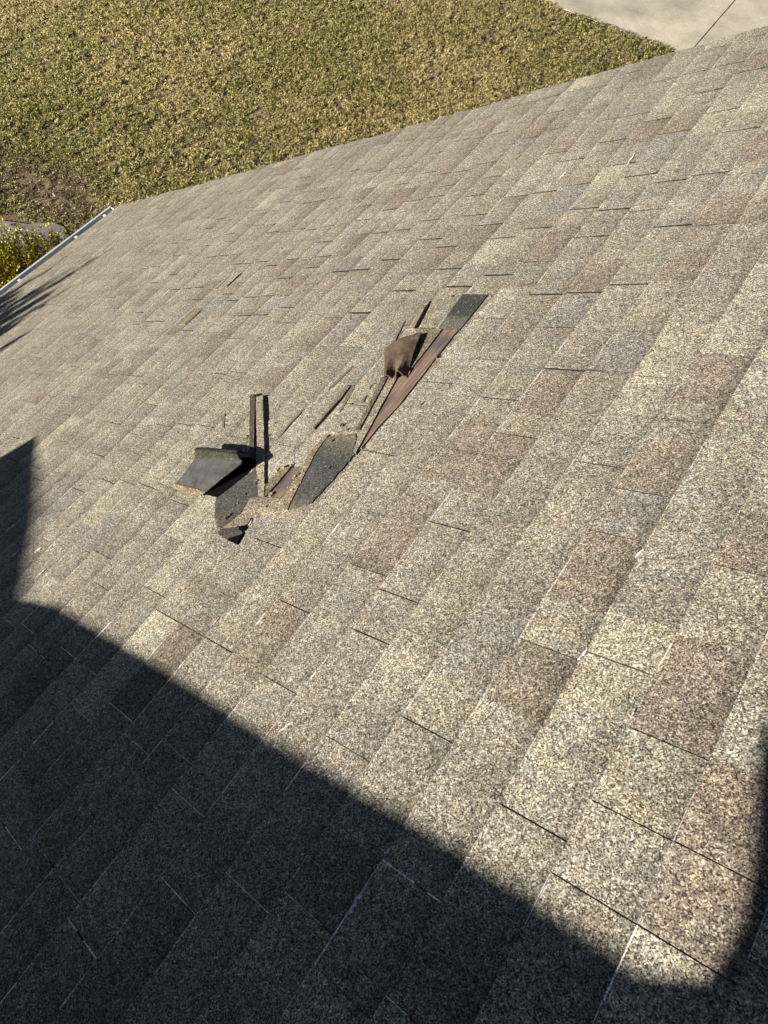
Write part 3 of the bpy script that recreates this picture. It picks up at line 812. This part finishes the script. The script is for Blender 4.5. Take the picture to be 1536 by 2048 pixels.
# the higher wing beside the viewer, out of the picture: it throws the broad shadow over the roof
prof = [(4.016, 1.303), (2.865, 0.876), (2.508, 0.927), (1.508, 0.943), (1.035, 0.957), (0.797, 0.960), (0.668, 0.960), (0.610, 0.985),
        (0.617, 1.026), (0.66, 1.09), (0.70, 1.133), (0.745, 1.19), (0.79, 1.297), (0.80, 1.40), (0.2, 1.75), (-0.6, 1.9), (-1.8, 1.9), (-1.8, -0.09), (4.86, -0.09)]
wg = MB()
ya, yb = 1.30, 4.4
wg.face([(d, ya, h) for d, h in prof][::-1])
wg.face([(d, yb, h + (1.85 if h > 0 else 0)) for d, h in prof])  # far side raised to keep low sky light off the roof
for i in range(len(prof)):
    a, b = prof[i], prof[(i + 1) % len(prof)]
    ra, rb = (1.85 if a[1] > 0 else 0), (1.85 if b[1] > 0 else 0)
    wg.face([(a[0], ya, a[1]), (a[0], yb, a[1] + ra), (b[0], yb, b[1] + rb), (b[0], ya, b[1])])
on_roof(wg.build('upper_wing', M['siding'], house, weld=True))

# unseen upper storey wall, added behind the viewer to block sky light
us = MB()
xw = W(-1.1, 0, 0).x
us.box((xw - 3.0, -3.3, Z0 - 1.0), (xw, 4.4, Z0 + 6.0))
us.build('sky_block_wall', M['siding'], house)

# ------------------------------------------------------------------ evergreen out of frame: its tips shade the eave
def evergreen(name, spires, label):
    root = empty(name, (spires[0][0], spires[0][1], 0), label, 'tree')
    ox, oy = spires[0][0], spires[0][1]
    tr = MB()
    vs, cs = [], []
    for (x, y, zt, r) in spires:
        tr.tube((x - ox, y - oy, 0), (x - ox, y - oy, zt), 0.05, 0.004, 7)
        n = 9000 if r >= 0.3 else 4200
        reach = min(zt - 0.4, 2.4) if r >= 0.3 else zt - 0.4
        t = rng.random(n) ** 0.6
        rad = r * (t ** 0.85) * np.sqrt(rng.random(n)) * (0.8 + 0.4 * np.sin(t * 23 + x))
        ang = rng.random(n) * 6.283
        p = np.c_[x - ox + rad * np.cos(ang), y - oy + rad * np.sin(ang), zt - t * reach]
        u = np.c_[np.cos(ang) * 0.5, np.sin(ang) * 0.5, np.full(n, 0.9)] + rng.normal(0, 0.25, (n, 3))
        u /= np.linalg.norm(u, axis=1)[:, None]
        w = np.cross(u, rng.normal(0, 1, (n, 3)))
        w /= np.linalg.norm(w, axis=1)[:, None]
        L = (0.03 + 0.05 * rng.random(n))[:, None]
        q = np.stack([p - w * L * 0.3, p + u * L - w * L * 0.15, p + u * L * 1.6, p + u * L + w * L * 0.3], 1)
        vs.append(q.reshape(-1, 3))
        c = np.array([0.04, 0.075, 0.025]) * (0.6 + 0.8 * rng.random((n, 1)))
        cs.append(np.repeat(c, 4, 0))
    tr.build('trunk', M['bark'], root)
    fast_mesh('crown', np.concatenate(vs), 4, np.concatenate(cs), M['needle'], root)
def tip(ds, es, e_tree):
    t = (es - e_tree) / 1.5
    w = W(ds + 0.4 * t, e_tree, t)
    return (w.x, w.y, w.z)
sp3 = []
for (ds, es, e_t, r) in ((5.85, 2.42, -1.15, 0.24), (6.18, 2.20, -1.15, 0.22), (5.62, 1.95, -1.05, 0.26), (6.75, 2.30, -1.25, 0.15), (5.25, 1.42, -1.0, 0.28), (5.9, 1.9, -1.2, 0.3), (6.75, 1.98, -1.35, 0.4), (6.25, 1.72, -1.2, 0.4), (6.7, 1.72, -1.5, 0.4), (5.75, 1.5, -1.2, 0.35), (6.6, 1.85, -1.3, 0.5), (6.35, 1.62, -1.25, 0.5), (6.9, 1.9, -1.4, 0.5)):
    x, y, zz = tip(ds, es, e_t)
    sp3.append((x, y, zz, r))
evergreen('unseen_evergreen', sp3, 'dark green upright evergreen with several spires beside the eave, out of frame')

# ------------------------------------------------------------------ yellow-green shrub behind the gutter
root = empty('shrub', (7.5, -2.5, 0), 'yellow green small-leaved shrub beyond the white gutter', 'shrub')
st = MB()
lv, lc = [], []
def shrub_top(x, y):
    # lower towards the free end of the gutter
    return max(0.5, 1.90 - 0.55 * max(0, -(y + 2.75)) - 0.25 * abs(x - 7.5))
for i in range(900):
    x = rng.uniform(6.75, 8.6)
    y = rng.uniform(-3.62, -1.2)
    zt = shrub_top(x, y) + rng.normal(0, 0.10)
    if ((x - 7.65) / 1.0) ** 2 + ((y + 2.3) / 1.38) ** 2 > 1:
        continue
    lean = rng.normal(0, 0.10, 2)
    b0 = (x - 7.5 - lean[0], y + 2.5 - lean[1], max(0.05, zt - 0.75))
    b1 = (x - 7.5 + lean[0], y + 2.5 + lean[1], zt)
    st.tube(b0, b1, 0.006, 0.0018, 4)
    n = 85
    t = rng.random(n)
    p = np.array(b0)[None] * (1 - t[:, None]) + np.array(b1)[None] * t[:, None] + rng.normal(0, 0.018, (n, 3))
    u = rng.normal(0, 0.7, (n, 3)); u[:, 2] += 0.9
    u /= np.linalg.norm(u, axis=1)[:, None]
    w = np.cross(u, rng.normal(0, 1, (n, 3)))
    w /= np.linalg.norm(w, axis=1)[:, None]
    L = (0.020 + 0.018 * rng.random(n))[:, None]
    q = np.stack([p, p + u * L * 0.5 + w * L * 0.32, p + u * L, p + u * L * 0.5 - w * L * 0.32], 1)
    lv.append(q.reshape(-1, 3))
    r_ = rng.random((n, 1))
    cA, cB, cC = np.array([0.62, 0.47, 0.03]), np.array([0.26, 0.29, 0.025]), np.array([0.5, 0.24, 0.04])
    c = np.where(r_ < 0.36, cA, np.where(r_ < 0.86, cB, cC)) * (0.7 + 0.6 * rng.random((n, 1)))
    lc.append(np.repeat(c, 4, 0))
st.build('stems', M['twig'], root)
fast_mesh('leaves', np.concatenate(lv), 4, np.concatenate(lc), M['leaf'], root)

# ------------------------------------------------------------------ lawn
def vnoise(x, y, s, seed):
    r = np.random.default_rng(seed).random((64, 64))
    xs, ys = x * s, y * s
    xi, yi = np.floor(xs).astype(int), np.floor(ys).astype(int)
    fx, fy = xs - xi, ys - yi
    fx, fy = fx * fx * (3 - 2 * fx), fy * fy * (3 - 2 * fy)
    g_ = lambda a, b: r[a % 64, b % 64]
    return (g_(xi, yi) * (1 - fx) + g_(xi + 1, yi) * fx) * (1 - fy) + (g_(xi, yi + 1) * (1 - fx) + g_(xi + 1, yi + 1) * fx) * fy

def lawn():
    # tufts first, then blades around each tuft
    nt = 68000
    x = rng.uniform(2.6, 18.0, nt)
    y = rng.uniform(-18.5, -2.4, nt)
    # what the viewer and near neighbours can see
    keep = (y > -14.54) & (x < 19) & (y < -0.2 - 0.33 * x + 1.9)
    keep &= ~((x > 8.85) & (x < 10.55) & (y > -4.5 + 0.38 * np.maximum(0, x - 9.6)))   # the pad
    big = vnoise(x, y, 0.45, 1)
    mid = vnoise(x, y, 1.6, 2)
    fine = vnoise(x, y, 5.0, 3)
    bare = np.exp(-(((x - 10.3) / 1.15) ** 2 + ((y + 5.0) / 0.55) ** 2) ** 2)
    keep &= rng.random(nt) > bare * 0.12
    keep &= rng.random(nt) > 0.45 * np.clip((0.34 - mid) * 5, 0, 1)
    x, y, big, mid, fine, bare = [a[keep] for a in (x, y, big, mid, fine, bare)]
    nt = len(x)
    nb = 17
    X = np.repeat(x, nb) + rng.normal(0, 0.026, nt * nb)
    Y = np.repeat(y, nb) + rng.normal(0, 0.026, nt * nb)
    gr = 0.50 * big + 0.35 * mid + 0.35 * fine - 0.3          # green share
    gr = gr + 0.35 * np.clip((y + 7.5) / 2.5, 0, 1) * (1 - bare)  # greener towards the house
    tuft_green = (rng.random(nt) < np.clip(gr, 0.05, 0.9)).astype(float) * 0.55 + 0.45 * np.clip(gr, 0, 1)
    TG = np.repeat(tuft_green, nb)
    BR = np.repeat(bare, nb)
    n = nt * nb
    straw = np.array([0.74, 0.61, 0.27])
    pale = np.array([0.88, 0.79, 0.47])
    green = np.array([0.27, 0.29, 0.075])
    lgreen = np.array([0.46, 0.46, 0.15])
    brown = np.array([0.26, 0.195, 0.13])
    r = rng.random(n)
    isg = rng.random(n) < TG
    col = np.where(isg[:, None], np.where((r < 0.55)[:, None], green, lgreen), np.where((r < 0.55)[:, None], straw, pale))
    isb = rng.random(n) < (0.10 + 0.75 * BR)
    col = np.where(isb[:, None], brown, col) * (0.75 + 0.6 * rng.random((n, 1)))
    L = (0.022 + 0.040 * rng.random(n)) * (1 - 0.45 * BR) * np.repeat(0.75 + 0.6 * fine, nb)
    ang = rng.random(n) * 6.283
    lean = 0.45 + 0.75 * rng.random(n)
    wdt = 0.0018 + 0.0020 * rng.random(n)
    dx, dy = np.cos(ang), np.sin(ang)
    base = np.c_[X, Y, np.zeros(n)]
    side = np.c_[-dy, dx, np.zeros(n)] * wdt[:, None]
    tipv = np.c_[dx * lean * L, dy * lean * L, L * np.sqrt(np.clip(1 - 0.62 * lean ** 2, 0.08, 1))]
    mid_ = tipv * 0.55 + np.c_[np.zeros(n), np.zeros(n), 0.012 * np.ones(n)]
    q = np.stack([base - side, base + side, base + mid_ + side * 0.8, base + tipv, base + mid_ - side * 0.8], 1)
    o = fast_mesh('grass', q.reshape(-1, 3), 5, np.repeat(col, 5, 0), M['blade'])
    return tag(o, 'winter lawn of straw yellow and green grass beyond the roof', 'grass', kind='stuff')
lawn()

# ------------------------------------------------------------------ fallen leaves
leaves = [((10.81, -6.27), 0.055, 'dry_leaf', 'largest pale dry leaf lying in the lawn'),
          ((10.03, -4.95), 0.05, 'dry_leaf', 'pale leaf on the bare brown patch of lawn'),
          ((10.46, -5.75), 0.045, 'brown_leaf', 'rust brown leaf lying in the lawn'),
          ((11.48, -8.62), 0.04, 'dry_leaf', 'small pale dry leaf far out on the lawn'),
          ((10.81, -9.26), 0.035, 'dry_leaf', 'small pale dry leaf far out on the lawn'),
          ((7.89, -9.58), 0.035, 'dry_leaf', 'small pale dry leaf far out on the lawn'),
          ((7.88, -10.32), 0.035, 'dry_leaf', 'small pale dry leaf far out on the lawn'),
          ((10.07, -4.12), 0.035, 'brown_leaf', 'brown leaf lying on the concrete pad')]
for (x, y), s, mt, lab in leaves:
    b = MB()
    a0 = random.uniform(0, 6.28)
    ring = []
    for i in range(10):
        t = 6.2832 * i / 10
        r = s * (1 - 0.35 * abs(math.sin(t))) * (1 + 0.18 * (-1) ** i)
        ring.append((r * math.cos(t + a0), 0.7 * r * math.sin(t + a0), 0.012 * math.cos(2 * t)))
    for i in range(10):
        b.face([(0, 0, 0), ring[i], ring[(i + 1) % 10]])
    o = b.build('fallen_leaf', M[mt], weld=True)
    o.location = (x, y, 0.06)
    o.rotation_euler = (0.25, -0.3, 0)
    tag(o, lab, 'leaf', 'fallen leaves on the lawn')
